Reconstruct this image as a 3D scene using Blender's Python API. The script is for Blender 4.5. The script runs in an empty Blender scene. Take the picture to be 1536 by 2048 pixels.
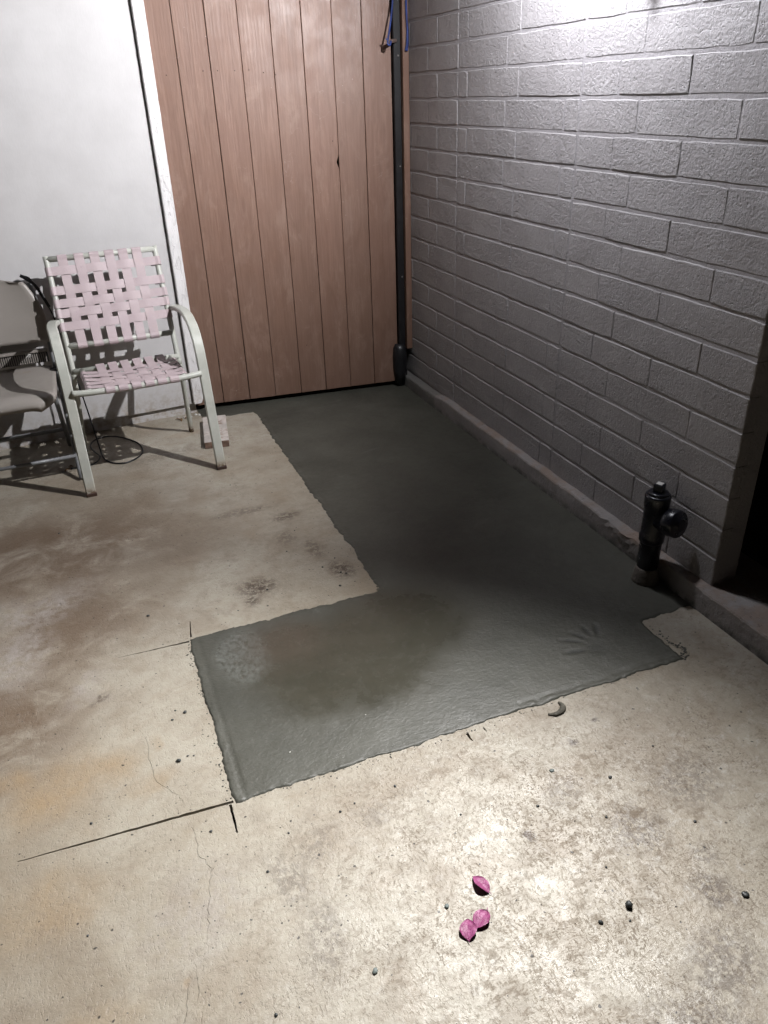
import bpy, math, random
import numpy as np
from mathutils import Vector, Matrix, noise
from mathutils.geometry import delaunay_2d_cdt
random.seed(7); rng = np.random.default_rng(7)
R = math.radians
S = bpy.context.scene
C = S.collection

# ------------------------------------------------------------------ camera
cam = bpy.data.cameras.new('camera'); camo = bpy.data.objects.new('camera', cam); C.objects.link(camo)
CAMP = Vector((-1.69956, -3.44452, 1.50718)); pit, yaw, rol = -0.50027, 0.36204, -0.03432
fwd = Vector((math.sin(yaw)*math.cos(pit), math.cos(yaw)*math.cos(pit), math.sin(pit)))
rt = Vector((math.cos(yaw), -math.sin(yaw), 0)); up = rt.cross(fwd)
r2 = math.cos(rol)*rt + math.sin(rol)*up; u2 = -math.sin(rol)*rt + math.cos(rol)*up
M = Matrix((r2, u2, -fwd)).transposed().to_4x4(); M.translation = CAMP
camo.matrix_world = M
cam.sensor_fit = 'VERTICAL'; cam.sensor_height = 24; cam.lens = 1538.48*24/2048
cam.clip_start = .02; cam.clip_end = 200
S.camera = camo

# ------------------------------------------------------------------ night sky, lamp light, exposure
W = bpy.data.worlds.new('World'); S.world = W; W.use_nodes = True
bg = W.node_tree.nodes['Background']
sky = W.node_tree.nodes.new('ShaderNodeTexSky'); sky.sky_type = 'NISHITA'; sky.sun_disc = False
sky.sun_elevation = R(-4); sky.sun_rotation = R(200)
mx = W.node_tree.nodes.new('ShaderNodeMixRGB'); mx.blend_type = 'ADD'; mx.inputs[0].default_value = 1
mx.inputs[2].default_value = (.40, .32, .27, 1)      # town glow of a night sky
W.node_tree.links.new(sky.outputs[0], mx.inputs[1]); W.node_tree.links.new(mx.outputs[0], bg.inputs[0])
bg.inputs[1].default_value = .022
S.cycles.max_bounces = 4; S.cycles.diffuse_bounces = 2; S.cycles.glossy_bounces = 2; S.cycles.caustics_reflective = False; S.cycles.caustics_refractive = False
S.view_settings.view_transform = 'Standard'; S.view_settings.look = 'None'
S.view_settings.exposure = 0; S.view_settings.gamma = 1; S.view_settings.use_curve_mapping = False
LAMP = Vector((-.215, -1.30, 2.14))
HEADS = [('gate_beam', LAMP+Vector((0, .06, 0)), Vector((-.74, .62, -.28)), 385, 134, 1, (.97, .97, 1)),
         ('added_wall_spot', Vector((-.42, -1.02, 2.36)), Vector((.93, -.06, -.32)), 325, 160, 1, (.92, .93, 1)),  # added unseen head that makes the bright spot high on the wall
         ('patio_beam', LAMP+Vector((0, -.09, 0)), Vector((-.68, -.56, -.49)), 790, 107, 1, (1, .985, .965))]
def spot(name, pos, target, power, size, blend, col, rad=.014):
    l = bpy.data.lights.new(name, 'SPOT'); l.energy = power; l.spot_size = R(size); l.spot_blend = blend
    l.color = col; l.shadow_soft_size = rad
    o = bpy.data.objects.new(name, l); C.objects.link(o); o.location = pos
    o.rotation_euler = (Vector(target)-Vector(pos)).to_track_quat('-Z', 'Y').to_euler()
    return o
for nm, pos, dr, pw, sz, bl, col in HEADS: spot(nm, pos, pos+dr, pw, sz, bl, col, .075 if nm == 'added_wall_spot' else .014)

# ------------------------------------------------------------------ node helper
TONE = .78          # all base colours dimmed to weaken bounced light in the shadows
class NB:
    def __init__(s, name, rough=.6, spec=.5):
        s.m = bpy.data.materials.new(name); s.m.use_nodes = True; s.t = s.m.node_tree
        s.b = s.t.nodes['Principled BSDF']; s.b.inputs['Roughness'].default_value = rough
        s.b.inputs['Specular IOR Level'].default_value = spec
        tc = s.t.nodes.new('ShaderNodeTexCoord'); s.P = tc.outputs['Object']
    def n(s, ty, **kw):
        nd = s.t.nodes.new(ty)
        for k, v in kw.items(): setattr(nd, k, v)
        return nd
    def put(s, sock, v):
        if isinstance(v, bpy.types.NodeSocket): s.t.links.new(v, sock)
        elif isinstance(v, (tuple, list)):
            sock.default_value = tuple(v) + (1,) if (len(v) == 3 and sock.type == 'RGBA') else v
        else: sock.default_value = v
    def mapv(s, scale=(1, 1, 1), loc=(0, 0, 0), rot=(0, 0, 0), v=None):
        nd = s.n('ShaderNodeMapping'); s.put(nd.inputs[0], v or s.P)
        nd.inputs['Scale'].default_value = scale; nd.inputs['Location'].default_value = loc; nd.inputs['Rotation'].default_value = rot
        return nd.outputs[0]
    def noise(s, sc, det=4, rough=.55, dist=0, v=None, out=0):
        nd = s.n('ShaderNodeTexNoise'); s.put(nd.inputs['Vector'], v or s.P)
        nd.inputs['Scale'].default_value = sc; nd.inputs['Detail'].default_value = det
        nd.inputs['Roughness'].default_value = rough; nd.inputs['Distortion'].default_value = dist
        return nd.outputs[out]
    def vor(s, sc, feat='F1', v=None, out='Distance', rnd=1):
        nd = s.n('ShaderNodeTexVoronoi', feature=feat); s.put(nd.inputs['Vector'], v or s.P); nd.inputs['Scale'].default_value = sc
        nd.inputs['Randomness'].default_value = rnd
        return nd.outputs[out]
    def wave(s, sc, dist, det, dsc, v=None, d='X'):
        nd = s.n('ShaderNodeTexWave', bands_direction=d); s.put(nd.inputs['Vector'], v or s.P)
        nd.inputs['Scale'].default_value = sc; nd.inputs['Distortion'].default_value = dist
        nd.inputs['Detail'].default_value = det; nd.inputs['Detail Scale'].default_value = dsc
        return nd.outputs['Fac']
    def m_(s, op, a, b=0, c=None, clamp=False):
        nd = s.n('ShaderNodeMath', operation=op, use_clamp=clamp); s.put(nd.inputs[0], a); s.put(nd.inputs[1], b)
        if c is not None: s.put(nd.inputs[2], c)
        return nd.outputs[0]
    def ramp(s, f, lo, hi, a=0, b=1, smooth=True):
        nd = s.n('ShaderNodeMapRange', interpolation_type='SMOOTHSTEP' if smooth else 'LINEAR')
        s.put(nd.inputs[0], f)
        for i, q in enumerate((lo, hi, a, b)): nd.inputs[i+1].default_value = q
        return nd.outputs[0]
    def mix(s, f, a, b, mode='MIX'):
        nd = s.n('ShaderNodeMixRGB', blend_type=mode); s.put(nd.inputs[0], f); s.put(nd.inputs[1], a); s.put(nd.inputs[2], b)
        return nd.outputs[0]
    def sep(s, v=None):
        nd = s.n('ShaderNodeSeparateXYZ'); s.put(nd.inputs[0], v or s.P); return nd.outputs
    def vadd(s, a, b, scale=None):
        if scale is not None:
            nd = s.n('ShaderNodeVectorMath', operation='SCALE'); s.put(nd.inputs[0], b); nd.inputs['Scale'].default_value = scale; b = nd.outputs[0]
        nd = s.n('ShaderNodeVectorMath', operation='ADD'); s.put(nd.inputs[0], a); s.put(nd.inputs[1], b); return nd.outputs[0]
    def warp(s, sc, amt, det=3, v=None):
        nz = s.n('ShaderNodeTexNoise'); s.put(nz.inputs['Vector'], v or s.P); nz.inputs['Scale'].default_value = sc; nz.inputs['Detail'].default_value = det
        sb = s.n('ShaderNodeVectorMath', operation='SUBTRACT'); s.put(sb.inputs[0], nz.outputs['Color']); sb.inputs[1].default_value = (.5, .5, .5)
        return s.vadd(v or s.P, sb.outputs[0], amt)
    def blob(s, v, x, y, rx, ry, rot=0, inner=.2):
        c, q = math.cos(rot), math.sin(rot)
        nd = s.n('ShaderNodeMapping', vector_type='TEXTURE'); s.put(nd.inputs[0], v)
        nd.inputs['Location'].default_value = (x, y, 0); nd.inputs['Rotation'].default_value = (0, 0, rot); nd.inputs['Scale'].default_value = (rx, ry, 1e3)
        L = s.n('ShaderNodeVectorMath', operation='LENGTH'); s.put(L.inputs[0], nd.outputs[0])
        return s.ramp(L.outputs['Value'], inner, 1, 1, 0)
    def bump(s, h, dist, strength=1, prev=None):
        nd = s.n('ShaderNodeBump'); s.put(nd.inputs['Height'], h); nd.inputs['Distance'].default_value = dist; nd.inputs['Strength'].default_value = strength
        if prev is not None: s.put(nd.inputs['Normal'], prev)
        return nd.outputs[0]
    def fin(s, col=None, rough=None, nor=None):
        if col is not None: s.put(s.b.inputs['Base Color'], s.mix(1, col, (TONE, TONE, TONE), 'MULTIPLY'))
        if rough is not None: s.put(s.b.inputs['Roughness'], rough)
        if nor is not None: s.put(s.b.inputs['Normal'], nor)
        return s.m

def objrand(b):
    return b.n('ShaderNodeObjectInfo').outputs['Random']
def simple(name, col, rough=.6, var=.15, bsc=120, bd=.0006, metal=0, nsc=9, spec=.5, dirt=None):
    b = NB(name, rough, spec); f = b.noise(nsc, 6, .6)
    c = b.mix(b.ramp(f, .3, .7), tuple(q*(1-var) for q in col), tuple(min(1, q*(1+var)) for q in col))
    if dirt: c = b.mix(b.ramp(b.noise(dirt[1], 8, .7), dirt[2], dirt[3]), c, dirt[0])
    b.b.inputs['Metallic'].default_value = metal
    return b.fin(c, b.ramp(b.noise(nsc*3, 4), .3, .7, rough*.85, min(1, rough*1.15)), b.bump(b.noise(bsc, 4), bd))

# ---- materials
def mat_slab():
    b = NB('aged_beige_concrete', .5, .5)
    P1 = b.warp(2.2, .5, 4); P2 = b.warp(14, .05, 4)
    x, y, z = b.sep()
    big = b.noise(1.7, 7, .62, .4); mid = b.noise(7, 6, .66, .5); fine = b.noise(46, 5, .72, .3)
    c = b.mix(b.ramp(big, .35, .66), (.35, .305, .236), (.465, .43, .358))
    c = b.mix(b.m_('MULTIPLY', b.ramp(mid, .40, .72), .55), c, (.30, .235, .165))
    # paler cream film worn through
    c = b.mix(b.m_('MULTIPLY', b.ramp(b.noise(4.3, 6, .72, .8), .44, .70), .35), c, (.54, .50, .42))
    # brown trodden dirt on the left by the chairs
    br = None
    for (X, Y, rx, ry, ro, a) in [(-2.0, -.62, .95, .65, .2, 1), (-1.95, -1.15, .65, .5, .6, .95), (-1.70, -.75, .5, .35, .5, .7), (-2.2, -1.55, .5, .4, .7, 1), (-1.95, -.15, .8, .4, 0, .45), (-2.1, -2.35, .2, .5, 0, .25), (-.55, -2.25, .35, .5, .5, .35)]:
        q = b.m_('MULTIPLY', b.blob(P1, X, Y, rx, ry, ro), a); br = q if br is None else b.m_('MAXIMUM', br, q)
    c = b.mix(b.m_('MULTIPLY', br, b.ramp(b.noise(5.5, 6, .7, .5), .20, .60)), c, (.165, .116, .078))
    # grey milky patches
    gr = None
    for (X, Y, rx, ry, ro, a) in [(-2.05, -1.0, .30, .16, .3, .8), (-2.15, -1.25, .25, .2, .6, .8), (-1.75, -2.32, .25, .2, .3, .5), (-1.95, -1.5, .12, .05, .5, .5)]:
        q = b.m_('MULTIPLY', b.blob(P1, X, Y, rx, ry, ro), a); gr = q if gr is None else b.m_('MAXIMUM', gr, q)
    c = b.mix(b.m_('MULTIPLY', gr, b.ramp(b.noise(22, 8, .7), .35, .62)), c, (.40, .365, .34))
    # rust / tannin blotches
    og = None; Pog = b.warp(9, .11, 4)
    for (X, Y, rx, ry, ro, a) in [(-2.0, -1.87, .20, .13, .5, .85), (-1.87, -1.84, .12, .09, 0, .8), (-2.03, -2.21, .17, .12, .4, .7), (-2.1, -1.80, .10, .07, 0, .7), (-1.80, -1.93, .10, .06, .3, .45), (-1.77, -2.478, .016, .014, 0, .8), (-1.75, -1.80, .02, .05, .2, .5), (-1.95, -2.5, .14, .06, .3, .5), (-1.35, .33, .15, .05, 0, .5)]:
        q = b.m_('MULTIPLY', b.blob(Pog if rx > .05 else P2, X, Y, rx, ry, ro), a); og = q if og is None else b.m_('MAXIMUM', og, q)
    c = b.mix(b.m_('MULTIPLY', og, b.ramp(b.noise(8, 8, .7, .5), .25, .75, .35, 1)), c, (.37, .262, .150))
    # local dark grime
    dk = None
    for (X, Y, rx, ry, ro, a) in [(-1.33, -1.19, .10, .09, .3, .95), (-1.36, -1.27, .05, .04, .3, .9), (-1.10, -.73, .09, .05, .2, .8), (-1.25, -.62, .2, .05, 0, .5), (-.70, -2.72, .07, .08, .4, .8), (-.66, -2.64, .05, .05, .4, .6), (-.99, -2.445, .028, .026, .4, 1.3), (-.74, -2.24, .025, .02, .4, 1.0), (-.64, -2.20, .016, .013, .4, 1.), (-.75, -2.52, .12, .10, .6, .7), (-1.20, -2.95, .2, .15, 0, .7), (-.95, -2.95, .2, .16, 0, .75), (-.8, -2.85, .15, .1, .5, .7), (-1.02, -1.20, .07, .09, .3, .9), (-1.07, -1.02, .05, .12, .1, .6), (-1.15, -.9, .06, .08, .1, .5), (-.85, -2.36, .10, .07, .5, .5), (-.55, -2.45, .14, .12, .3, .6), (-1.3, -2.25, .08, .05, .2, .4), (-1.88, -1.57, .06, .02, .6, .7), (-1.53, -2.34, .06, .12, .3, .5), (-1.5, -2.5, .07, .14, -.2, .5), (-1.45, -2.28, .1, .06, .6, .4), (-1.93, .12, .04, .03, 0, .9), (-1.5, .1, .3, .08, .2, .4)]:
        q = b.m_('MULTIPLY', b.blob(P2, X, Y, rx, ry, ro), a); dk = q if dk is None else b.m_('MAXIMUM', dk, q)
    c = b.mix(b.m_('MULTIPLY', dk, b.ramp(b.noise(52, 7, .78, .3), .42, .54), clamp=True), c, (.062, .038, .025))
    # worn scratchy mottling, strongest towards the near right
    nr = b.m_('MULTIPLY', b.ramp(x, -2.1, -.9), b.ramp(y, -1.6, -2.6))
    nr2 = b.ramp(nr, 0, 1, .30, 1)
    Pw = b.warp(8, .05, 5)
    patch = b.ramp(b.noise(6, 6, .72, .6), .38, .64, .08, 1)
    patch2 = b.ramp(b.noise(2.7, 8, .7, .6), .38, .62, .15, 1)
    f1 = b.ramp(b.noise(120, 3, .6, 0, v=b.mapv((1, 3.4, 1), rot=(0, 0, .75), v=Pw)), .53, .63)
    f2 = b.ramp(b.noise(75, 3, .65, 0, v=b.mapv((2.4, 1, 1), rot=(0, 0, -.5), v=Pw)), .55, .65)
    f3 = b.ramp(b.noise(26, 7, .78, 0, v=b.mapv((1, 1.6, 1), rot=(0, 0, .35), v=Pw)), .51, .60)
    vv = b.ramp(b.m_('ABSOLUTE', b.m_('SUBTRACT', b.noise(16, 8, .7, .8), .5)), 0, .010, 1, 0)
    vein = b.m_('MULTIPLY', b.m_('MAXIMUM', b.m_('MAXIMUM', f1, f2), b.m_('MULTIPLY', vv, .6)), b.m_('MULTIPLY', patch, nr2))
    worn = b.m_('MULTIPLY', f3, b.m_('MULTIPLY', patch2, nr2))
    c = b.mix(b.m_('MULTIPLY', b.m_('MULTIPLY', b.ramp(b.noise(28, 8, .75, .6), .50, .70), nr), .55), c, (.60, .58, .54))
    blot = b.m_('MULTIPLY', b.ramp(b.noise(11, 7, .78, .3), .50, .60), b.ramp(b.noise(1.9, 4, .6), .38, .6, .25, 1))
    c = b.mix(b.m_('MULTIPLY', blot, .36), c, (.235, .19, .145))
    c = b.mix(b.m_('MULTIPLY', vein, .66), c, (.16, .12, .085))
    c = b.mix(b.m_('MULTIPLY', worn, .62), c, (.215, .170, .128))
    # hairline crazing
    cr = b.ramp(b.vor(9, 'DISTANCE_TO_EDGE', v=b.warp(6, .14, 6)), 0, .006, 1, 0)
    c = b.mix(b.m_('MULTIPLY', b.m_('MULTIPLY', cr, b.ramp(b.noise(2.6, 3), .48, .6)), .45), c, (.2, .15, .11))
    # grain
    c = b.mix(b.m_('MULTIPLY', b.ramp(fine, .45, .75), .28), c, (.25, .2, .15))
    c = b.mix(b.m_('MULTIPLY', b.ramp(b.noise(150, 4, .7), .56, .7), .22), c, (.16, .13, .1))
    # pin holes, bug holes and specks
    pits = None; Ppt = b.warp(70, .01, 2)
    for sc, th, dens in ((31, .12, .88), (70, .16, .84), (13, .06, .90)):
        vd = b.n('ShaderNodeTexVoronoi'); b.put(vd.inputs['Vector'], Ppt); vd.inputs['Scale'].default_value = sc
        rr = b.sep(vd.outputs['Color'])[0]
        q = b.m_('MULTIPLY', b.ramp(vd.outputs['Distance'], th*.7, th, 1, 0), b.m_('GREATER_THAN', rr, dens))
        pits = q if pits is None else b.m_('MAXIMUM', pits, q)
    c = b.mix(b.m_('MULTIPLY', pits, .92), c, (.03, .024, .02))
    rough = b.ramp(b.noise(11, 8, .7, .5), .3, .7, .36, .56)
    rough = b.m_('ADD', rough, b.m_('MULTIPLY', b.m_('ADD', vein, worn), .30))
    h = b.noise(19, 6, .7)
    nor = b.bump(h, .0022, .8)
    nor = b.bump(b.m_('SUBTRACT', b.noise(80, 4, .75), b.m_('MULTIPLY', f2, .35)), .0016, .8, nor)
    return b.fin(c, rough, nor)

FINGERS = [(-.455, -1.895, -.487, -1.848, .0085), (-.436, -1.885, -.434, -1.836, .0085), (-.415, -1.893, -.392, -1.846, .009), (-.474, -1.905, -.535, -1.866, .008), (-.492, -1.938, -.552, -1.926, .010)]
def mat_wet():
    b = NB('fresh_grey_cement', .4, .5)
    P1 = b.warp(5, .09, 5)
    x, y, z = b.sep()
    c = b.mix(b.ramp(b.noise(3.2, 7, .6, .4), .3, .7), (.060, .060, .048), (.084, .083, .067))
    c = b.mix(b.m_('MULTIPLY', b.ramp(b.noise(60, 6, .7), .5, .72), .3), c, (.035, .036, .03))
    c = b.mix(b.m_('MULTIPLY', b.ramp(b.noise(6.5, 8, .72, .3), .48, .66), .35), c, (.105, .106, .09))
    film = None
    for (X, Y, rx, ry, ro, a) in [(-1.16, -1.70, .40, .30, .05, 1), (-.98, -1.60, .36, .27, .1, 1), (-1.3, -1.60, .27, .22, 0, 1)]:
        q = b.m_('MULTIPLY', b.blob(P1, X, Y, rx, ry, ro, .45), a); film = q if film is None else b.m_('MAXIMUM', film, q)
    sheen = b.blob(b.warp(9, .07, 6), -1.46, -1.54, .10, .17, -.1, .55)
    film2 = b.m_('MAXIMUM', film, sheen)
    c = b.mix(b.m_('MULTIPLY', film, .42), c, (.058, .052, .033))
    sheen_tint = b.m_('MULTIPLY', sheen, b.ramp(b.noise(48, 6, .7, .3, v=b.mapv((1.5, 1, 1), rot=(0, 0, .3))), .34, .60))
    c = b.mix(b.m_('MULTIPLY', sheen_tint, .60), c, (.18, .19, .175))  # bright wet reflection painted in as lighter cement colour
    c = b.mix(b.m_('MULTIPLY', b.blob(P1, -1.33, -1.52, .2, .18, 0, .2), .5), c, (.090, .072, .055))
    pr = None; Ppr = b.warp(60, .006, 3)
    for (x0, y0, x1, y1, r) in FINGERS:
        q = b.blob(Ppr, (x0+x1)/2, (y0+y1)/2, math.hypot(x1-x0, y1-y0)/2+r, r*1.35, math.atan2(y1-y0, x1-x0), .45); pr = q if pr is None else b.m_('MAXIMUM', pr, q)
    pr = b.m_('MAXIMUM', pr, b.m_('MULTIPLY', b.blob(b.warp(40, .02, 4), -.452, -1.94, .050, .050, 0, .3), .5))
    c = b.mix(b.m_('MULTIPLY', pr, .75), c, (.018, .019, .016))       # shade of the hand print dents painted in dark
    # faint trowel arcs
    Ptr = b.warp(4, .05, 4)
    for (X, Y, rx, ry, ro, a) in [(-.55, -.27, .11, .010, .12, .5), (-.62, .38, .30, .012, .02, .3), (-.35, .30, .18, .008, -.1, .3), (-.50, -.95, .35, .006, -.25, .2), (-.75, -1.75, .10, .003, .3, .3)]:
        c = b.mix(b.m_('MULTIPLY', b.blob(Ptr, X, Y, rx, ry, ro), a), c, (.13, .13, .118))
    # cement crumbs and air holes
    vd = b.n('ShaderNodeTexVoronoi'); vd.inputs['Scale'].default_value = 16; b.put(vd.inputs['Vector'], b.P)
    rr = b.sep(vd.outputs['Color'])[0]
    hole = b.m_('MULTIPLY', b.ramp(vd.outputs['Distance'], .03, .05, 1, 0), b.m_('GREATER_THAN', rr, .87))
    c = b.mix(hole, c, (.015, .015, .012))
    ed = b.ramp(y, -1.93, -2.08)
    rough = b.ramp(b.m_('MULTIPLY', film2, b.ramp(b.noise(7, 7, .65), .25, .55, .6, 1)), 0, 1, .46, .20)
    rough = b.m_('ADD', rough, b.m_('MULTIPLY', b.ramp(b.noise(26, 6, .7), .35, .7), .1))
    h = b.noise(70, 5, .6, .5, v=b.mapv((1, 1.6, 1)))
    amp = b.m_('ADD', b.m_('MULTIPLY', b.m_('SUBTRACT', 1, film), .65), .10)
    nor = b.bump(b.m_('MULTIPLY', h, amp), .0026, .7)
    nor = b.bump(b.noise(8, 5, .55), .010, .35, nor)
    nor = b.bump(b.m_('MULTIPLY', hole, -1), .001, 1, nor)
    return b.fin(c, rough, nor)

def mat_block():
    b = NB('grey_painted_block', .52, .5)
    rn = objrand(b)
    off = b.n('ShaderNodeCombineXYZ'); b.put(off.inputs[2], b.m_('MULTIPLY', rn, 9))
    v = b.vadd(b.P, off.outputs[0])
    c = b.mix(b.ramp(b.noise(5, 6, .6), .3, .7), (.325, .308, .308), (.385, .367, .367))
    c = b.mix(b.m_('MULTIPLY', b.ramp(b.noise(2.5, 8, .7), .55, .72), .35), c, (.25, .23, .225))
    _, _, z = b.sep()
    h1 = b.noise(95, 6, .68, 0, v=v); h2 = b.noise(42, 5, .6, .15, v=v)
    pit = b.ramp(b.vor(120, 'F1', v=b.warp(90, .006, 2, v)), .10, .42, 1, 0)
    pmask = b.ramp(b.noise(46, 4, .6, v=v), .46, .62)
    rough_f = b.m_('MULTIPLY', b.ramp(rn, .2, .8, .6, 1), b.ramp(b.noise(6, 4, .6), .3, .65, .65, 1.1))
    hh = b.m_('SUBTRACT', b.m_('ADD', b.m_('MULTIPLY', h1, 1.1), b.m_('MULTIPLY', h2, .75)), b.m_('MULTIPLY', b.m_('MULTIPLY', pit, pmask), .55))
    nor = b.bump(b.m_('MULTIPLY', hh, rough_f), .0068, 1)
    c = b.mix(b.m_('MULTIPLY', b.ramp(b.noise(100, 2, v=v), .22, .29, 1, 0), .7), c, (.07, .06, .058))
    return b.fin(c, b.ramp(h2, .3, .7, .42, .62), nor)

def mat_mortar():
    b = NB('grey_painted_mortar', .6, .4)
    c = b.mix(b.noise(8, 6), (.32, .303, .308), (.37, .353, .358))
    return b.fin(c, None, b.bump(b.noise(90, 6, .7), .004, 1))

def mat_plank():
    b = NB('brown_painted_board', .5, .5)
    rn = objrand(b)
    off = b.n('ShaderNodeCombineXYZ'); b.put(off.inputs[0], b.m_('MULTIPLY', rn, 31)); b.put(off.inputs[2], b.m_('MULTIPLY', rn, 17))
    v = b.vadd(b.P, off.outputs[0])
    vs = b.mapv((1, 1, .09), v=v)
    g = b.noise(34, 7, .6, 1.6, v=vs); g2 = b.wave(19, 9, 3, 1.1, v=b.mapv((1, 1, .14), v=v))
    c = b.mix(b.ramp(g, .3, .72), (.225, .125, .088), (.30, .176, .128))
    c = b.mix(b.m_('MULTIPLY', b.ramp(b.noise(3, 7, .65, .4, v=v), .45, .68), .35), c, (.25, .135, .10))
    c = b.mix(b.ramp(rn, 0, 1, 0, .30), c, (.22, .135, .10))
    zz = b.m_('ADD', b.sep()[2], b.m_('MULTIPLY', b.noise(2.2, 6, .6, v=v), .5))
    c = b.mix(b.ramp(zz, .25, 1.75, .55, 0), c, (.150, .090, .062))       # lamp fall-off painted in: boards darken downwards
    c = b.mix(b.m_('MULTIPLY', b.ramp(b.noise(11, 8, .75, .8, v=b.mapv((1, 1, .35), v=v)), .50, .66), .30), c, (.38, .26, .205))
    # chalky scuffs
    sf = b.m_('MULTIPLY', b.ramp(b.noise(22, 8, .78, 1.2, v=b.mapv((1, 1, .55), v=v)), .60, .72), b.ramp(b.noise(3.4, 4, .6, .3, v=v), .50, .64))
    c = b.mix(b.m_('MULTIPLY', sf, .7), c, (.47, .36, .31))
    sc = b.ramp(b.m_('ABSOLUTE', b.m_('SUBTRACT', b.noise(5, 4, .5, 1.5), .52)), 0, .004, 1, 0)
    c = b.mix(b.m_('MULTIPLY', b.m_('MULTIPLY', sc, b.ramp(b.noise(3.1, 3, .5), .54, .60)), .22), c, (.55, .45, .40))
    _, _, z = b.sep()
    fleck = b.m_('MULTIPLY', b.ramp(b.noise(75, 3, .6, v=v), .70, .73), b.ramp(b.noise(4, 3, .5, v=v), .5, .6))
    c = b.mix(b.m_('MULTIPLY', fleck, .95), c, (.62, .52, .46))
    fine = b.noise(160, 4, .6, .5, v=b.mapv((1, 1, .16), v=v))
    c = b.mix(b.m_('MULTIPLY', b.ramp(g2, .0, .22, 1, 0), .07), c, (.14, .07, .05))
    nor = b.bump(b.m_('ADD', b.m_('MULTIPLY', g2, .12), b.m_('ADD', b.m_('MULTIPLY', g, .35), b.m_('MULTIPLY', fine, .3))), .0016, .8)
    return b.fin(c, b.ramp(b.noise(9, 6, .6, v=v), .3, .7, .42, .58), nor)

def mat_siding(name, rough_tex=False, gain=1):
    b = NB(name, .55, .45)
    c = b.mix(b.ramp(b.noise(6, 6, .6), .3, .7), (.585, .57, .565), (.645, .63, .625))
    c = b.mix(b.m_('MULTIPLY', b.ramp(b.noise(3, 8, .7, .5), .55, .75), .25), c, (.52, .49, .47))
    c = b.mix(b.m_('MULTIPLY', b.ramp(b.sep()[2], .22, .02), b.ramp(b.noise(25, 7, .7), .4, .65)), c, (.42, .36, .30))
    c = b.mix(1, c, (gain, gain, gain), 'MULTIPLY')
    if rough_tex:
        h = b.noise(60, 6, .7, 1.5, v=b.mapv((1.2, 1, .28)))
        nor = b.bump(b.m_('ADD', h, b.m_('MULTIPLY', b.ramp(b.noise(40, 5, .6, 2, v=b.mapv((1, 1, .3))), .35, .45), .8)), .0028, .9)
    else:
        h = b.m_('ADD', b.m_('MULTIPLY', b.noise(130, 5, .6, v=b.mapv((1, 1, .3))), .6), b.noise(30, 4, .5, v=b.mapv((.5, 1, 1))))
        nor = b.bump(h, .0010, .6)
    return b.fin(c, None, nor)

def mat_metal_paint():
    b = NB('pale_green_grey_painted_tube', .38, .5)
    _, _, z = b.sep()
    c = b.mix(b.ramp(b.noise(14, 5), .3, .7), (.50, .51, .455), (.585, .59, .53))
    c = b.mix(b.m_('MULTIPLY', b.ramp(b.noise(30, 8, .7), .60, .72), .25), c, (.42, .36, .26))
    rust = b.m_('MULTIPLY', b.ramp(z, .045, .012), b.ramp(b.noise(75, 6, .7), .38, .52))
    c = b.mix(rust, c, (.06, .028, .012))
    c = b.mix(b.m_('MULTIPLY', b.ramp(z, .09, .02), .3), c, (.35, .22, .10))
    return b.fin(c, b.ramp(rust, 0, 1, .36, .8), b.bump(b.m_('ADD', b.noise(60, 4), b.m_('MULTIPLY', rust, 1.2)), .0007))

def mat_strap():
    b = NB('faded_pink_vinyl_strap', .55, .4)
    c = b.mix(b.ramp(b.noise(9, 6, .6), .3, .7), (.50, .405, .42), (.56, .46, .47))
    c = b.mix(b.m_('MULTIPLY', b.ramp(b.noise(5, 7, .7, .6), .5, .72), .4), c, (.55, .42, .39))
    c = b.mix(b.m_('MULTIPLY', b.ramp(b.noise(45, 7, .75), .60, .7), .3), c, (.32, .24, .25))
    return b.fin(c, None, b.bump(b.noise(220, 3), .0004))

def mat_curb():
    b = NB('painted_curb_concrete', .6, .4)
    x, y, z = b.sep()
    c = b.mix(b.ramp(b.noise(6, 7, .65), .3, .7), (.27, .25, .24), (.35, .325, .31))
    wear = b.m_('MULTIPLY', b.ramp(z, .055, .085), b.ramp(b.noise(7, 7, .7, .4), .42, .6))
    c = b.mix(b.m_('MULTIPLY', wear, .7), c, (.29, .20, .145))
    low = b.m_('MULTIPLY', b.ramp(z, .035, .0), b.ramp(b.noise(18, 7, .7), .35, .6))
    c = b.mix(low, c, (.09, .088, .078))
    # new cement smeared over the far end
    sm = b.m_('MULTIPLY', b.ramp(b.m_('ADD', y, b.m_('MULTIPLY', b.noise(22, 6, .7), .16)), .16, .22), 1)
    c = b.mix(b.m_('MULTIPLY', sm, .75), c, (.15, .15, .138))
    c = b.mix(b.m_('MULTIPLY', b.ramp(b.noise(60, 6, .7), .60, .68), .6), c, (.08, .065, .055))
    return b.fin(c, None, b.bump(b.m_('ADD', b.noise(22, 7, .65, .6), b.m_('MULTIPLY', b.noise(110, 4, .6), .25)), .009, .8))

def mat_petal():
    b = NB('magenta_bract', .5, .4)
    c = b.mix(b.ramp(b.noise(60, 5), .3, .7), (.27, .05, .15), (.40, .095, .25))
    v = b.ramp(b.vor(130, 'DISTANCE_TO_EDGE', v=b.warp(60, .004)), 0, .07, 1, 0)
    c = b.mix(b.m_('MULTIPLY', v, .25), c, (.22, .03, .11))
    b.b.inputs['Subsurface Weight'].default_value = 0
    return b.fin(c, None, b.bump(b.m_('SUBTRACT', b.noise(90, 3), b.m_('MULTIPLY', v, .3)), .0010))

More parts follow.
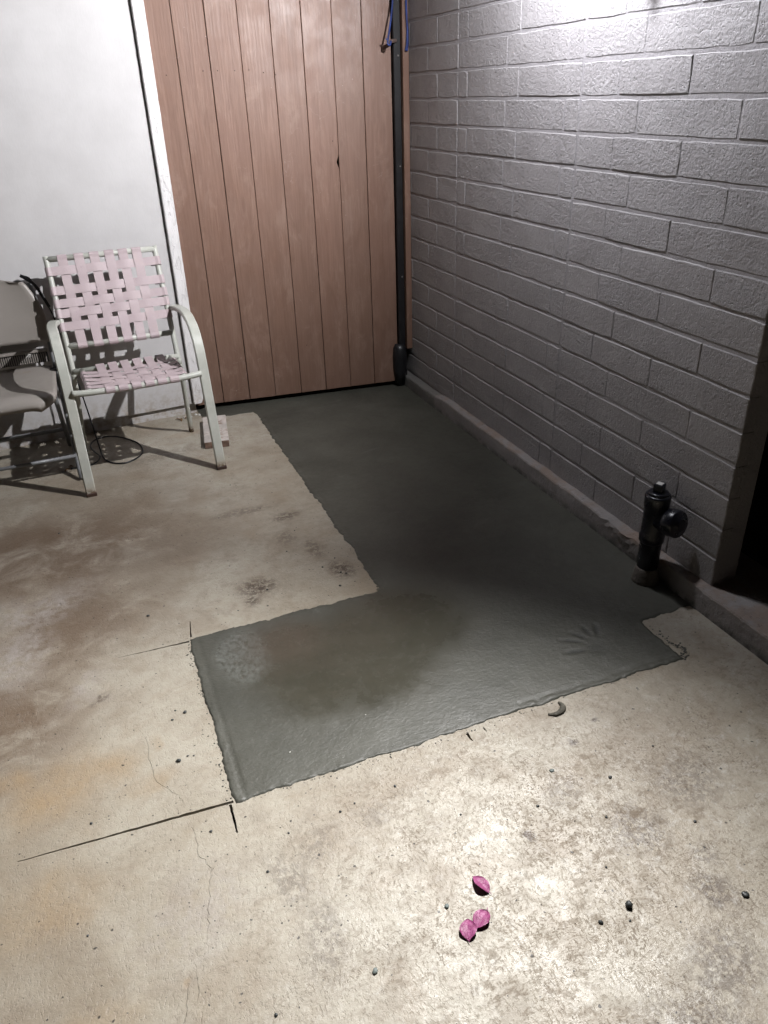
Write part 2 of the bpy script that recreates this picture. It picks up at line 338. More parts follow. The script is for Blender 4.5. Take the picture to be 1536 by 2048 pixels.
MT = dict(slab=mat_slab(), wet=mat_wet(), block=mat_block(), mortar=mat_mortar(), plank=mat_plank(),
    siding=mat_siding('white_siding_paint'), trim=mat_siding('white_rough_trim_paint', True, 1.42), metal=mat_metal_paint(), strap=mat_strap(),
    curb=mat_curb(), petal=mat_petal(),
    black=simple('black_painted_steel', (.008, .007, .008), .5, .3, metal=.0, bsc=60, dirt=((.07, .055, .045), 12, .6, .75)),
    abs=simple('black_abs_plastic', (.010, .011, .018), .30, .25, bsc=60, bd=.0005, dirt=((.05, .045, .04), 30, .60, .75)),
    tan=simple('dusty_mortar_collar', (.20, .18, .155), .85, .3, bsc=90, bd=.004),
    fold=simple('taupe_moulded_plastic', (.33, .30, .27), .42, .06, bsc=400, bd=.0002, nsc=3, dirt=((.30, .22, .16), 9, .58, .78)),
    fframe=simple('grey_folding_frame', (.20, .205, .21), .35, .15),
    cable=simple('black_rubber_cable', (.012, .012, .014), .4, .2),
    blue=simple('blue_cord', (.018, .045, .22), .6, .3, bsc=300, bd=.0012),
    wood=simple('pale_sawn_timber', (.56, .51, .47), .75, .2, bsc=90, bd=.001, dirt=((.30, .21, .16), 14, .5, .7)),
    endgrain=simple('brown_end_grain', (.20, .125, .09), .8, .35, bsc=140, bd=.003, nsc=40),
    peg=simple('weathered_brown_peg', (.24, .17, .15), .7, .25),
    stone=simple('dark_pebble', (.035, .04, .04), .5, .4), stone2=simple('grey_pebble', (.16, .19, .18), .6, .3),
    leaf=simple('dry_brown_leaf', (.22, .13, .06), .7, .4, bd=.001),
    screw=simple('zinc_screw', (.45, .42, .4), .4, .1, metal=.8), nail=simple('rusty_nail_head', (.06, .03, .02), .7, .3),
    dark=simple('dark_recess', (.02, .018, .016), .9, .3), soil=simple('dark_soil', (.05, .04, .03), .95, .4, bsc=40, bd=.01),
    lampbody=simple('white_lamp_housing', (.7, .7, .68), .4, .05), cream=simple('white_mark', (.75, .74, .7), .5, .05),
    mortarcrumb=simple('half_dry_cement_crumb', (.12, .11, .085), .8, .4, bsc=160, bd=.003))
lensm = bpy.data.materials.new('lamp_lens'); lensm.use_nodes = True
lb = lensm.node_tree.nodes['Principled BSDF']; lb.inputs['Base Color'].default_value = (.9, .9, .9, 1)
lb.inputs['Emission Color'].default_value = (.95, .97, 1, 1); lb.inputs['Emission Strength'].default_value = 6
MT['lens'] = lensm

# ------------------------------------------------------------------ object helpers
def meta(o, label=None, cat=None, group=None, kind=None):
    if label: o['label'] = label
    if cat: o['category'] = cat
    if group: o['group'] = group
    if kind: o['kind'] = kind
    return o
def empty(name, loc=(0, 0, 0), rz=0, **k):
    o = bpy.data.objects.new(name, None); C.objects.link(o); o.location = loc; o.rotation_euler = (0, 0, rz)
    o.empty_display_size = .05
    return meta(o, **k)
def mk(name, V, F, mat, parent=None, smooth=False, **k):
    me = bpy.data.meshes.new(name); me.from_pydata([tuple(v) for v in V], [], F); me.update()
    if smooth: me.polygons.foreach_set('use_smooth', [True]*len(me.polygons))
    me.materials.append(MT[mat] if isinstance(mat, str) else mat)
    o = bpy.data.objects.new(name, me); C.objects.link(o)
    if parent: o.parent = parent
    return meta(o, **k)
def box(x0, x1, y0, y1, z0, z1, c=.0):
    """box, optionally with chamfered edges"""
    if c <= 0:
        V = [(x, y, z) for x in (x0, x1) for y in (y0, y1) for z in (z0, z1)]
        return V, [(0, 1, 3, 2), (4, 6, 7, 5), (0, 4, 5, 1), (2, 3, 7, 6), (0, 2, 6, 4), (1, 5, 7, 3)]
    V = []; idx = {}
    lo = (x0, y0, z0); hi = (x1, y1, z1)
    for sx in (0, 1):
        for sy in (0, 1):
            for sz in (0, 1):
                s = (sx, sy, sz)
                for a in range(3):
                    p = [(hi if s[i] else lo)[i] + (0 if i == a else (-c if s[i] else c)) for i in range(3)]
                    idx[s+(a,)] = len(V); V.append(tuple(p))
    F = []
    for a in range(3):
        o1, o2 = [i for i in range(3) if i != a]
        for sa in (0, 1):
            q = []
            for u, w in ((0, 0), (1, 0), (1, 1), (0, 1)):
                s = [0, 0, 0]; s[a] = sa; s[o1] = u; s[o2] = w; q.append(idx[tuple(s)+(a,)])
            F.append(tuple(q))
        # edges parallel to axis a
        for u in (0, 1):
            for w in (0, 1):
                s0 = [0, 0, 0]; s0[o1] = u; s0[o2] = w; s1 = list(s0); s1[a] = 1
                F.append((idx[tuple(s0)+(o1,)], idx[tuple(s1)+(o1,)], idx[tuple(s1)+(o2,)], idx[tuple(s0)+(o2,)]))
    for sx in (0, 1):
        for sy in (0, 1):
            for sz in (0, 1): F.append(tuple(idx[(sx, sy, sz, a)] for a in range(3)))
    return V, F
def fixn(o):
    import bmesh
    bm = bmesh.new(); bm.from_mesh(o.data); bmesh.ops.recalc_face_normals(bm, faces=bm.faces); bm.to_mesh(o.data); bm.free(); return o
def join(*vf):
    V = []; F = []
    for v, f in vf:
        n = len(V); V += list(v); F += [tuple(i+n for i in q) for q in f]
    return V, F
def spline(pts, n=8, closed=False):
    P = [Vector(p) for p in pts]; out = []
    m = len(P)
    for i in range(m if closed else m-1):
        p0 = P[(i-1) % m] if (closed or i > 0) else P[0]*2-P[1]
        p1 = P[i]; p2 = P[(i+1) % m]; p3 = P[(i+2) % m] if (closed or i+2 < m) else P[-1]*2-P[-2]
        for k in range(n):
            t = k/n
            out.append(.5*((2*p1)+(-p0+p2)*t+(2*p0-5*p1+4*p2-p3)*t*t+(-p0+3*p1-3*p2+p3)*t**3))
    if not closed: out.append(P[-1])
    return out
def sweep(path, prof, ref=(0, 0, 1), caps=True, closed=False, rad=None):
    """prof: list of (a,b) offsets; a along side vector, b along the normal built from ref"""
    P = [Vector(p) for p in path]; V = []; F = []; m = len(prof); n = len(P); ref = Vector(ref)
    for i in range(n):
        if closed: t = P[(i+1) % n]-P[(i-1) % n]
        else: t = P[min(i+1, n-1)]-P[max(i-1, 0)]
        t.normalize(); s = t.cross(ref)
        if s.length < 1e-4: s = t.cross(Vector((1, .01, 0)))
        s.normalize(); b = s.cross(t)
        k = rad[i] if rad else 1
        for a, c in prof: V.append(P[i]+s*a*k+b*c*k)
    for i in range(n if closed else n-1):
        j = (i+1) % n
        for q in range(m): F.append((i*m+q, i*m+(q+1) % m, j*m+(q+1) % m, j*m+q))
    if caps and not closed: F += [tuple(range(m))[::-1], tuple((n-1)*m+q for q in range(m))]
    return V, F
def circ(r, n=12): return [(r*math.cos(2*math.pi*i/n), r*math.sin(2*math.pi*i/n)) for i in range(n)]
def rrect(w, h, c):
    w /= 2; h /= 2
    return [(-w+c, -h), (w-c, -h), (w, -h+c), (w, h-c), (w-c, h), (-w+c, h), (-w, h-c), (-w, -h+c)]
def tube(path, r, n=12, **k): return sweep(path, circ(r, n), **k)
def lathe(prof, n=28, at=(0, 0, 0), axis='z'):
    V = []; F = []; m = len(prof)
    for i in range(n):
        a = 2*math.pi*i/n
        for r, z in prof: V.append((r*math.cos(a), r*math.sin(a), z))
    for i in range(n):
        for q in range(m-1): F.append((i*m+q, ((i+1) % n)*m+q, ((i+1) % n)*m+q+1, i*m+q+1))
    F.append(tuple(i*m for i in range(n))[::-1]); F.append(tuple(i*m+m-1 for i in range(n)))
    if axis == '-y': V = [(x, -z, y) for x, y, z in V]; 
    return [(x+at[0], y+at[1], z+at[2]) for x, y, z in V], F

# ------------------------------------------------------------------ floor slab with saw cuts, cracks and the opening for the fill
def jag(p, q, n, amp):
    p = Vector(p).to_2d() if len(p) > 2 else Vector(p); q = Vector(q); d = q-p; nn = Vector((-d.y, d.x)).normalized()
    return [p+d*i/n+nn*random.uniform(-amp, amp)*(0 if i in (0, n) else 1) for i in range(n)]
def sliver(pts, w, taper=True):
    """thin closed polygon along a polyline"""
    P = [Vector(p) for p in pts]; L = []; Rr = []
    n = len(P)
    for i, p in enumerate(P):
        t = (P[min(i+1, n-1)]-P[max(i-1, 0)]).normalized(); nn = Vector((-t.y, t.x))
        ww = w[i] if isinstance(w, list) else w*(1 if not taper else max(.12, min(1, 3*min(i, n-1-i)/n+.1)))
        ww *= random.uniform(.75, 1.2)
        L.append(p+nn*ww/2); Rr.append(p-nn*ww/2)
    return L+Rr[::-1]
def dens(a, b, n, j=.0006):
    a = Vector(a); b = Vector(b)
    return [a.lerp(b, i/n)+Vector((random.uniform(-j, j), random.uniform(-j, j))) for i in range(n+1)]
XO = -.046
outer = [(-6, .70), (-6, -6.5), (XO, -6.5), (XO, -1.905)]
hole = [(XO, -1.875), (-.285, -1.875), (-.285, -2.055), (-1.570, -2.055), (-1.570, -1.418), (-.905, -1.418), (-.905, .53), (-1.18, .53), (-1.18, .70)]
# the opening reaches the curb and the gate, so the slab outline follows it
slab_outline = [(-6, .70), (-6, -6.5), (XO, -6.5)] + hole
cuts = []
cuts.append(sliver(dens((-1.600, -2.078), (-2.09, -2.052), 26), [.0085-.006*(i/26)**1.2 for i in range(27)]))
cuts.append(sliver(dens((-1.609, -2.0835), (-1.611, -2.172), 8), [.008-.0035*(i/8) for i in range(9)]))
cuts.append(sliver(dens((-1.598, -1.400), (-1.815, -1.391), 16), [.0065-.0055*(i/16) for i in range(17)]))
cuts.append(sliver(dens((-1.590, -1.380), (-1.579, -1.292), 8), [.007-.005*(i/8) for i in range(9)]))
cuts.append(sliver(dens((-.977, -2.102), (-.975, -2.132), 4), [.008, .007, .006, .004, .003]))
cuts.append(sliver(dens((-.927, -2.100), (-.925, -2.116), 3), [.004, .004, .003, .002]))
def crk(pts, w=.0008, sub=5, j=.004):
    out = []
    for i in range(len(pts)-1):
        a = Vector(pts[i]); b_ = Vector(pts[i+1])
        for k in range(sub): out.append(a.lerp(b_, k/sub)+Vector((random.uniform(-j, j), random.uniform(-j, j))))
    out.append(Vector(pts[-1])); return sliver(out, w, True)
cuts.append(crk([(-1.794, -1.692), (-1.773, -1.802), (-1.774, -1.922), (-1.724, -2.004), (-1.712, -2.045)]))
cuts.append(crk([(-1.709, -2.095), (-1.707, -2.122), (-1.702, -2.197), (-1.683, -2.247), (-1.694, -2.276), (-1.71, -2.351), (-1.72, -2.406), (-1.758, -2.440)], .0010))
cuts.append(crk([(-1.764, -2.450), (-1.780, -2.509), (-1.789, -2.552), (-1.81, -2.62)], .0008))
cuts.append(crk([(-1.752, -2.452), (-1.755, -2.50), (-1.768, -2.53)], .0008, 4, .002))
cuts.append(crk([(-1.56, -.92), (-1.45, -.80), (-1.30, -.70), (-1.16, -.72)], .0009))
def cdt_mesh(name, outline, holes, z, mat, wall=.03, **k):
    pts = [Vector(p) for p in outline]; faces = [list(range(len(pts)))]
    loops = [faces[0]]
    for h in holes:
        n = len(pts); pts += [Vector(p) for p in h][::-1]; loops.append(list(range(n, n+len(h))))
    edges = []
    for lp in loops: edges += [(lp[i], lp[(i+1) % len(lp)]) for i in range(len(lp))]
    vo, eo, fo, ov, oe, of = delaunay_2d_cdt(pts, edges, loops, 1, 1e-6)
    V = [(v.x, v.y, z) for v in vo]; F = []
    for f, src in zip(fo, of):
        if 0 in src and len(src) == 1: F.append(tuple(f))
    # side walls on boundary edges
    cnt = {}
    for f in F:
        for i in range(len(f)):
            e = (f[i], f[(i+1) % len(f)]); cnt.setdefault(tuple(sorted(e)), []).append(e)
    n = len(V); low = {}
    for key, es in cnt.items():
        if len(es) == 1:
            a, b_ = es[0]
            for q in (a, b_):
                if q not in low: low[q] = len(V); V.append((V[q][0], V[q][1], z-wall))
            F.append((b_, a, low[a], low[b_]))
    return mk(name, V, F, mat, **k)
cdt_mesh('patio_slab', slab_outline, cuts, 0, 'slab', label='old beige stained concrete slab with saw cuts and hairline cracks', kind='structure')
mk('ground', *box(-40, 40, -40, 40, -.20, -.052), 'soil', label='dark ground beneath and around the slab', kind='structure')

# ------------------------------------------------------------------ fresh concrete fill (L shape), height field
def fresh():
    st = .0065
    X = np.arange(-1.63, -.030, st); Y = np.arange(-2.11, .70, st)
    nx, ny = len(X), len(Y)
    GX, GY = np.meshgrid(X, Y, indexing='ij')
    def inside(x, y):
        a = (x > -1.605) & (x < -.245) & (y > -2.090) & (y < -1.380)
        b_ = (x > -.945) & (x < -.020) & (y > -1.90) & (y < .72)
        c = (x > -1.225) & (x < -.90) & (y > .485) & (y < .72)
        return a | b_ | c
    cx = (GX[:-1, :-1]+GX[1:, 1:])/2; cy = (GY[:-1, :-1]+GY[1:, 1:])/2
    cell = inside(cx, cy)
    vin = np.zeros((nx, ny), bool)
    vin[:-1, :-1] |= cell; vin[1:, :-1] |= cell; vin[:-1, 1:] |= cell; vin[1:, 1:] |= cell
    # distance to edge in cells by erosion (curb and gate sides do not count)
    full = np.ones((nx, ny), bool)
    full[:, :] = vin
    full[GX > -.075] = True; full[GY > .62] = True
    yy = (GY < -1.89) & (GX > -.245); full[yy] = False
    d = np.zeros((nx, ny)); cur = full.copy()
    for k in range(16):
        d += cur
        nb = np.pad(cur, 1, constant_values=True)
        cur = cur & nb[:-2, 1:-1] & nb[2:, 1:-1] & nb[1:-1, :-2] & nb[1:-1, 2:]
    d = (d-1)*st     # 0 at the border
    V = np.zeros((nx, ny, 3)); idx = -np.ones((nx, ny), int); out = []
    hp = dict(palm=(-.452, -1.925))
    fingers = [((a, b_), (c, d_), r) for a, b_, c, d_, r in FINGERS]
    for i in range(nx):
        for j in range(ny):
            if not vin[i, j]: continue
            x, y = X[i], Y[j]; dd = d[i, j]
            f = max(0, 1-dd/.035)
            z = .0022*noise.noise((x*3, y*3, 1)) + .0009*noise.noise((x*14, y*14, 4)) + .0026
            n1 = noise.noise((x*28, y*28, 0)); n2 = noise.noise((x*75, y*75, 3)); n3 = noise.noise((x*28, y*28, 8)); n4 = noise.noise((x*75, y*75, 13))
            z += f*(.0004+.0026*n2+.0016*n1)
            n5 = noise.noise((x*9, y*9, 21)); n6 = noise.noise((x*9, y*9, 27)); px = f*(.009*n1+.0055*n4+.007*n5); py = f*(.009*n3+.0055*n2+.007*n6)
            # hand print
            if -.58 < x < -.35 and -2.02 < y < -1.81:
                p = Vector((x, y)); h = 0
                for a, b_, r in fingers:
                    a = Vector(a); b_ = Vector(b_); ab = b_-a; t = max(0, min(1, (p-a).dot(ab)/ab.length_squared)); q = (p-a-ab*t).length
                    h = min(h, -.0015*max(0, 1-(q/(r*1.25))**2)); z += .0002*math.exp(-((q-r*1.6)/.004)**2)
                q = math.hypot((x+.455)/.042, (y+1.935)/.044)
                h = min(h, -.0012*max(0, 1-q**2)); z += .0001*math.exp(-((q-1.12)/.12)**2)
                z += h
            # seam ridge where the trowel rode over the near edge of the fill
            if y < -2.0 and x > -.80: z -= .0032*math.exp(-((y+2.062-.006*n1)/.0045)**2)
            if x < -1.55: z -= .0025*math.exp(-((x+1.572+.006*n3)/.004)**2)
            if abs(x+.918+.004*n1) < .012 and y > -1.36: z -= .0022*math.exp(-((x+.918+.004*n1)/.0035)**2)
            if dd <= 0 and not (x > -.05 or y > .6): z = -.012
            elif dd <= st*1.1 and f > .5: z = max(z, .0012)
            if dd < .06 and not dd <= 0: z = max(z, .0007+.0004*n2)
            idx[i, j] = len(out); out.append((x+px, y+py, z))
    F = [(idx[i, j], idx[i+1, j], idx[i+1, j+1], idx[i, j+1]) for i in range(nx-1) for j in range(ny-1) if cell[i, j]]
    return out, F
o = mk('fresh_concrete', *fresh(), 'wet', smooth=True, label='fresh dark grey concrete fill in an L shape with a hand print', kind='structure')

# ------------------------------------------------------------------ curb along the wall
def curb():
    V = []; F = []; ys = []
    y = .72
    while y > -6: ys.append(y); y -= .012 if y > -3 else .1
    prof = [(-.046, -.05), (-.045, 0), (-.0430, .03), (-.0415, .055), (-.0395, .0715), (-.0355, .0765), (-.016, .0785), (.06, .080), (.24, .078), (.24, -.05)]
    for y in ys:
        n1 = noise.noise((0, y*9, 2)); n2 = noise.noise((3, y*34, 5)); n3 = noise.noise((7, y*2.1, 5))
        brk = math.exp(-((y+1.50)/.13)**2)             # broken, lumpy stretch
        far = 1/(1+math.exp(-(y-.09)*60))              # lower, cement-smeared far end
        for k, (x, z) in enumerate(prof):
            w = min(1, max(0, z/.07)) if k < 8 else 0
            xx = x + w*(.0035*n1+.0022*n2) - brk*w*(.010+.010*noise.noise((k*.7, y*30, 1)))*(1 if k < 6 else 0)
            zz = z + w*(.003*n1+.0015*n2+.003*n3) + brk*w*(.010*noise.noise((k*.9, y*26, 9))+.004)
            if 0 < k < 8: xx -= far*.004; zz -= far*.014*w
            V.append((xx, y, zz))
    m = len(prof)
    for i in range(len(ys)-1):
        for k in range(m-1): F.append((i*m+k, (i+1)*m+k, (i+1)*m+k+1, i*m+k+1))
    F.append(tuple(range(m))); F.append(tuple((len(ys)-1)*m+k for k in range(m))[::-1])
    return V, F
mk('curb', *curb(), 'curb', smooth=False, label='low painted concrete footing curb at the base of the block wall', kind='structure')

# ------------------------------------------------------------------ block wall: every block a part
HC = .10740; ZC = .0728; YEND = -1.905; J = .0046; JV = .0019
wall = empty('block_wall', (0, -.6, 0), label='grey painted block wall with struck joints on the right', cat='wall')
def wpart(name, V, F, mat, **k):
    return mk(name, [(x, y+.6, z) for x, y, z in V], F, mat, parent=wall, **k)
def block(y0, y1, z0, z1):
    """a block whose face is at x=0; edges uneven; y0<y1"""
    j = lambda a: random.uniform(-a, a)
    pr = j(.0010); c = .0030
    n = max(3, int((y1-y0)/.055)); ring = []
    for i in range(n+1): ring.append((y0+(y1-y0)*i/n, z1, 0, 1))
    for i in range(1, 3): ring.append((y1, z1+(z0-z1)*i/2, 1, -1 if i == 2 else 0))
    for i in range(1, n+1): ring.append((y1+(y0-y1)*i/n, z0, -1 if i == n else 0, -1))
    ring.append((y0, (z0+z1)/2, -1, 0))
    V = []; m = len(ring)
    ring2 = []
    for y, z, sy, sz in ring:
        sy = 1 if abs(y-y1) < 1e-6 else (-1 if abs(y-y0) < 1e-6 else 0); sz = 1 if abs(z-z1) < 1e-6 else (-1 if abs(z-z0) < 1e-6 else 0)
        k = (.004 if sy and sz else 0)
        ring2.append((y+j(.0012)-sy*k*.5, z+j(.0014)-sz*k*.5, sy, sz))
    for y, z, sy, sz in ring2: V.append((.045, y, z))
    for y, z, sy, sz in ring2: V.append((pr+.0020+j(.0004), y, z))
    for y, z, sy, sz in ring2: V.append((pr+j(.0003)-(.0010*random.uniform(.3, 1.2) if sz > 0 else 0), y-sy*c*random.uniform(.8, 1.3), z-sz*c*random.uniform(.8, 1.3)))
    F = []
    for L in (0, 1):
        for i in range(m): F.append((L*m+i, L*m+(i+1) % m, (L+1)*m+(i+1) % m, (L+1)*m+i))
    F.append(tuple(2*m+i for i in range(m)))
    return V, F
NR = 24; vj = {}
for k in range(NR):
    z0 = ZC+k*HC+J; z1 = ZC+(k+1)*HC-J
    if k % 2: ys = [.72, .476, .171, -.038, -.125, -.545, -.957, -1.16, -1.48, YEND]
    else: ys = [.72, .575, .272, -.038, -.453, -.866, -.957, -1.265, -1.69, YEND]
    for a, b_ in zip(ys[:-1], ys[1:]):
        # control joints are tooled a little wider
        ja = JV*(2.1 if a in (-.038, -.957) else 1); jb = JV*(2.1 if b_ in (-.038, -.957) else 1)
        jy = random.uniform(-.0015, .0015)
        if a not in (-.038, -.957): ja = vj.get((k, a), ja)
        jb = jb if b_ in (-.038, -.957) else vj.setdefault((k, b_), random.choice((.0002, .0006, .0013, .0018) if b_ < -.96 else (.0012, .0018, .0024, .0028)))
        y1 = a-(ja if a != .72 else 0); y0 = b_+(jb if b_ != YEND else -.0)
        V, F = block(y0, y1, z0+random.uniform(-.0014, .0014), z1+random.uniform(-.0014, .0014))
        fixn(wpart('block', V, F, 'block'))
wpart('mortar', *box(.0022, .10, YEND+.004, .72, .0, ZC+NR*HC), 'mortar', label='recessed grey painted mortar bed')
# squeezed mortar crumbs on the joints
cv = []
for i in range(150):
    k = random.randrange(0, NR); y = random.uniform(YEND+.05, .5); r = random.uniform(.0015, .0035)
    z = ZC+k*HC+random.uniform(-.004, .001)
    cv.append(lathe([(r*.1, -r), (r*.8, -r*.5), (r, .2*r), (r*.5, r)], 5, at=(.003+random.uniform(0, .004), y, z)))
wpart('mortar_crumbs', *join(*cv), 'mortar', kind='stuff')
# near-black wall added for the shade in the passage past the wall end
mk('passage_shade', *box(1.25, 1.35, -6, .9, -.05, 2.7), 'dark', label='near-black wall added for the shade of the passage beyond the block wall', cat='wall')

# ------------------------------------------------------------------ white siding wall and trim board
sl = .095; ang = math.atan(sl)
house = empty('siding_wall', (-1.25, .602, 0), ang, label='smooth white painted siding wall behind the chairs', cat='wall')
def hp(name, V, F, mat, **k): return mk(name, V, F, mat, parent=house, **k)
hp('siding_panel', *box(-4.0, 0.0, .0, .02, .058, 2.6, .0015), 'siding')
hp('stem_wall', *box(-4.0, .02, .022, .12, -.03, .066), 'siding', label='white painted footing strip below the siding')
def trim():
    V = []; F = []; zs = [.062+i*.02 for i in range(128)]
    for z in zs:
        j = .0012*noise.noise((z*20, 3, 1)); j2 = .0015*noise.noise((z*33, 8, 1))
        r = max(0, .085-z)*.5
        for x, y in ((0.004+j, .02), (0.004+j, -.022), (.007+j, -.025), (.054+j2-r, -.025), (.057+j2-r, -.021), (.058+j2-r, .07)): V.append((x, y, z))
    m = 6
    for i in range(len(zs)-1):
        for k in range(m): F.append((i*m+k, i*m+(k+1) % m, (i+1)*m+(k+1) % m, (i+1)*m+k))
    F += [tuple(range(m))[::-1], tuple((len(zs)-1)*m+k for k in range(m))]
    return V, F
fixn(hp('trim_board', *trim(), 'trim', label='rough sawn white trim board at the end of the siding'))
# broken stucco bits at the foot of the trim
for i in range(7):
    r = random.uniform(.004, .011)
    rr = [(r*.2, 0), (r, r*.15), (r*.8, r*.6), (r*.2, r*.8)]
    fixn(mk('rubble_chip', *lathe(rr, 6, at=(-1.25+random.uniform(-.12, .03), .585+random.uniform(-.03, .015), 0)), 'cream' if i % 2 else 'wood',
       label='small crumbled plaster chips at the foot of the white trim board', cat='chip', group='plaster chips by the wall foot'))

# ------------------------------------------------------------------ brown gate: eight boards
gate = empty('wooden_gate', (-.08, .522, 0), math.atan2(.524-.616, .989), label='brown painted gate of vertical tongue and groove boards', cat='gate')
gx = [-1.150, -1.004, -.860, -.716, -.570, -.427, -.284, -.142, .0]
gapw = [.0018, .0030, .0034, .0024, .0026, .0028, .0022, .0028]
def plank(x0, x1, w0, w1, notch=False):
    V = []; F = []; zs = [.034+i*.03 for i in range(67)]
    for z in zs:
        a = x0+w0/2+.0006*noise.noise((z*6, x0*9, 1)); b_ = x1-w1/2+.0006*noise.noise((z*6, x1*9, 1))
        if notch: b_ -= .011*max(0, 1-((z-1.203)/.017)**2)
        cup = .0012
        for x, y in ((a, .018), (a, .0015), (a+.0016, 0), ((a+b_)/2, cup*.5), (b_-.0016, 0), (b_, .0015), (b_, .018)): V.append((x, y, z))
    m = 7
    for i in range(len(zs)-1):
        for k in range(m): F.append((i*m+k, i*m+(k+1) % m, (i+1)*m+(k+1) % m, (i+1)*m+k))
    F += [tuple(range(m))[::-1], tuple((len(zs)-1)*m+k for k in range(m))]
    return V, F
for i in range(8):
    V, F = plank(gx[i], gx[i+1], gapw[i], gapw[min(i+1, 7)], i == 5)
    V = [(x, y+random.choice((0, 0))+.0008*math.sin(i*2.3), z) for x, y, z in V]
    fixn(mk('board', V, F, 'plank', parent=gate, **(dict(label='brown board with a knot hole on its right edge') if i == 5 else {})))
mk('backing_rail', *box(-1.15, 0, .020, .058, .25, .34), 'dark', parent=gate); mk('backing_rail', *box(-1.15, 0, .020, .058, 1.62, 1.71), 'dark', parent=gate)
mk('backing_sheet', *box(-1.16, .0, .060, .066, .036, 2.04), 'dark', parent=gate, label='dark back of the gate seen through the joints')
for x, z in ((-.895, 1.613), (-.83, 1.612), (-.752, 1.611), (-.687, 1.612), (-.62, 1.60), (-.565, 1.59), (-.52, .30), (-.31, 1.30), (-1.06, 1.60)):
    mk('nail_head', *lathe([(.0028, 0), (.0022, .0012)], 8, at=(x, -.0006, z), axis='-y'), 'nail', parent=gate)

# gate post (black steel angle), hinge foot and the brown jamb board on the wall
post = empty('gate_post', (-.056, .505, 0), label='black steel gate post between the brown gate and jamb board', cat='post')
mk('post', *box(-.020, .018, .0, .05, .19, 2.05, .003), 'black', parent=post)
mk('post_foot', *box(-.030, .030, .002, .055, .0, .10, .006), 'black', parent=post)
mk('rubber_foot', *lathe([(.030, .02), (.040, .10), (.042, .18), (.038, .225), (.026, .25)], 18, at=(-.014, .016, 0)), 'cable', parent=post, smooth=True)
for z in (1.655, 1.17, .62): mk('screw', *lathe([(.0045, 0), (.003, .0022)], 8, at=(.005, .0, z), axis='-y'), 'screw', parent=post)
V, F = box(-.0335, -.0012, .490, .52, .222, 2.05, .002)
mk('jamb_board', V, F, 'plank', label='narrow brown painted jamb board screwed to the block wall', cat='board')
# night behind the gate
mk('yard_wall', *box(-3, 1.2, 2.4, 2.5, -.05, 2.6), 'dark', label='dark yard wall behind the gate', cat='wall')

# wooden peg through the post, with the blue cord round it
V, F = tube([(-.066, .500, 1.716), (-.10, .470, 1.712), (-.126, .445, 1.707)], .0085, 8)
mk('latch_peg', V, F, 'peg', label='short weathered wooden peg sticking out beside the black post', cat='peg')
P = spline([(-.074, .494, 1.96), (-.086, .480, 1.86), (-.112, .455, 1.765), (-.127, .440, 1.722), (-.131, .436, 1.700), (-.120, .436, 1.696), (-.113, .441, 1.712)], 8)
cordp = mk('blue_cord', *sweep(P, rrect(.0085, .004, .001), ref=(0, 1, 0)), 'blue', smooth=True, label='flat blue cord tied to the wooden peg on the gate', cat='cord')
V, F = sweep(spline([(-.140, .440, 1.722), (-.133, .436, 1.716), (-.128, .434, 1.708)], 4), rrect(.006, .003, .001), ref=(0, 1, 0)); mk('knot', V, F, 'blue', parent=cordp)
P = spline([(-.016, .482, 1.99), (-.017, .480, 1.88), (-.014, .480, 1.79), (-.012, .479, 1.76), (-.013, .479, 1.74), (-.0145, .478, 1.70), (-.018, .478, 1.685), (-.019, .477, 1.672)], 8)
rad = [1]*len(P)
for i, p in enumerate(P): rad[i] = 1+.5*max(0, (1.75-p.z)/.08) if p.z < 1.75 else 1
rad[-1] = .9; rad[-2] = 1.45
mk('cord_loop', *sweep(P, rrect(.0095, .005, .0015), ref=(0, 1, 0), rad=rad), 'blue', smooth=True, label='blue cord loop hanging in front of the jamb board by the wall', cat='cord')

# ------------------------------------------------------------------ black cleanout pipe
pipe = empty('cleanout_pipe', (-.085, -1.70, 0), label='black plastic cleanout pipe with square plug standing in the wet concrete', cat='pipe')
mk('collar', *lathe([(.046, -.01), (.045, .012), (.041, .035), (.0385, .052), (.036, .060)], 30), 'tan', parent=pipe, smooth=True)
mk('riser', *lathe([(.0355, .04), (.0355, .165), (.0355, .18)], 30), 'abs', parent=pipe, smooth=True)
mk('tee_body', *lathe([(.0365, .158), (.0410, .163), (.0415, .185), (.0385, .192), (.0385, .285), (.0415, .292), (.0415, .328), (.0395, .334), (.033, .335)], 32), 'abs', parent=pipe, smooth=True)
mk('plug_rim', *lathe([(.030, .330), (.0335, .338), (.0325, .343), (.024, .344)], 30), 'abs', parent=pipe, smooth=True)
plug = mk('plug_head', *box(-.0150, .0150, -.0150, .0150, .343, .372, .002), 'abs', parent=pipe)
plug.rotation_euler = (0, 0, .42)
lab = mk('sticker', *box(-.010, .010, -.010, .010, .3725, .3730), 'cream', parent=plug)
br = empty('b', (0, 0, 0))
bpy.data.objects.remove(br)
dirv = Vector((.22, -.96, .18)).normalized(); b0 = Vector((0, 0, .245))
def alongd(prof, n=28):
    q = Vector((0, 0, 1)).rotation_difference(dirv).to_matrix()
    V, F = lathe(prof, n); return [q @ Vector(v)+b0 for v in V], F
mk('branch', *alongd([(.034, .0), (.034, .052), (.038, .056), (.042, .060)]), 'abs', parent=pipe, smooth=True)
mk('branch_cap', *alongd([(.040, .050), (.0455, .056), (.0465, .060), (.0465, .090), (.042, .096), (.024, .098), (.022, .104), (.018, .105)]), 'abs', parent=pipe, smooth=True)

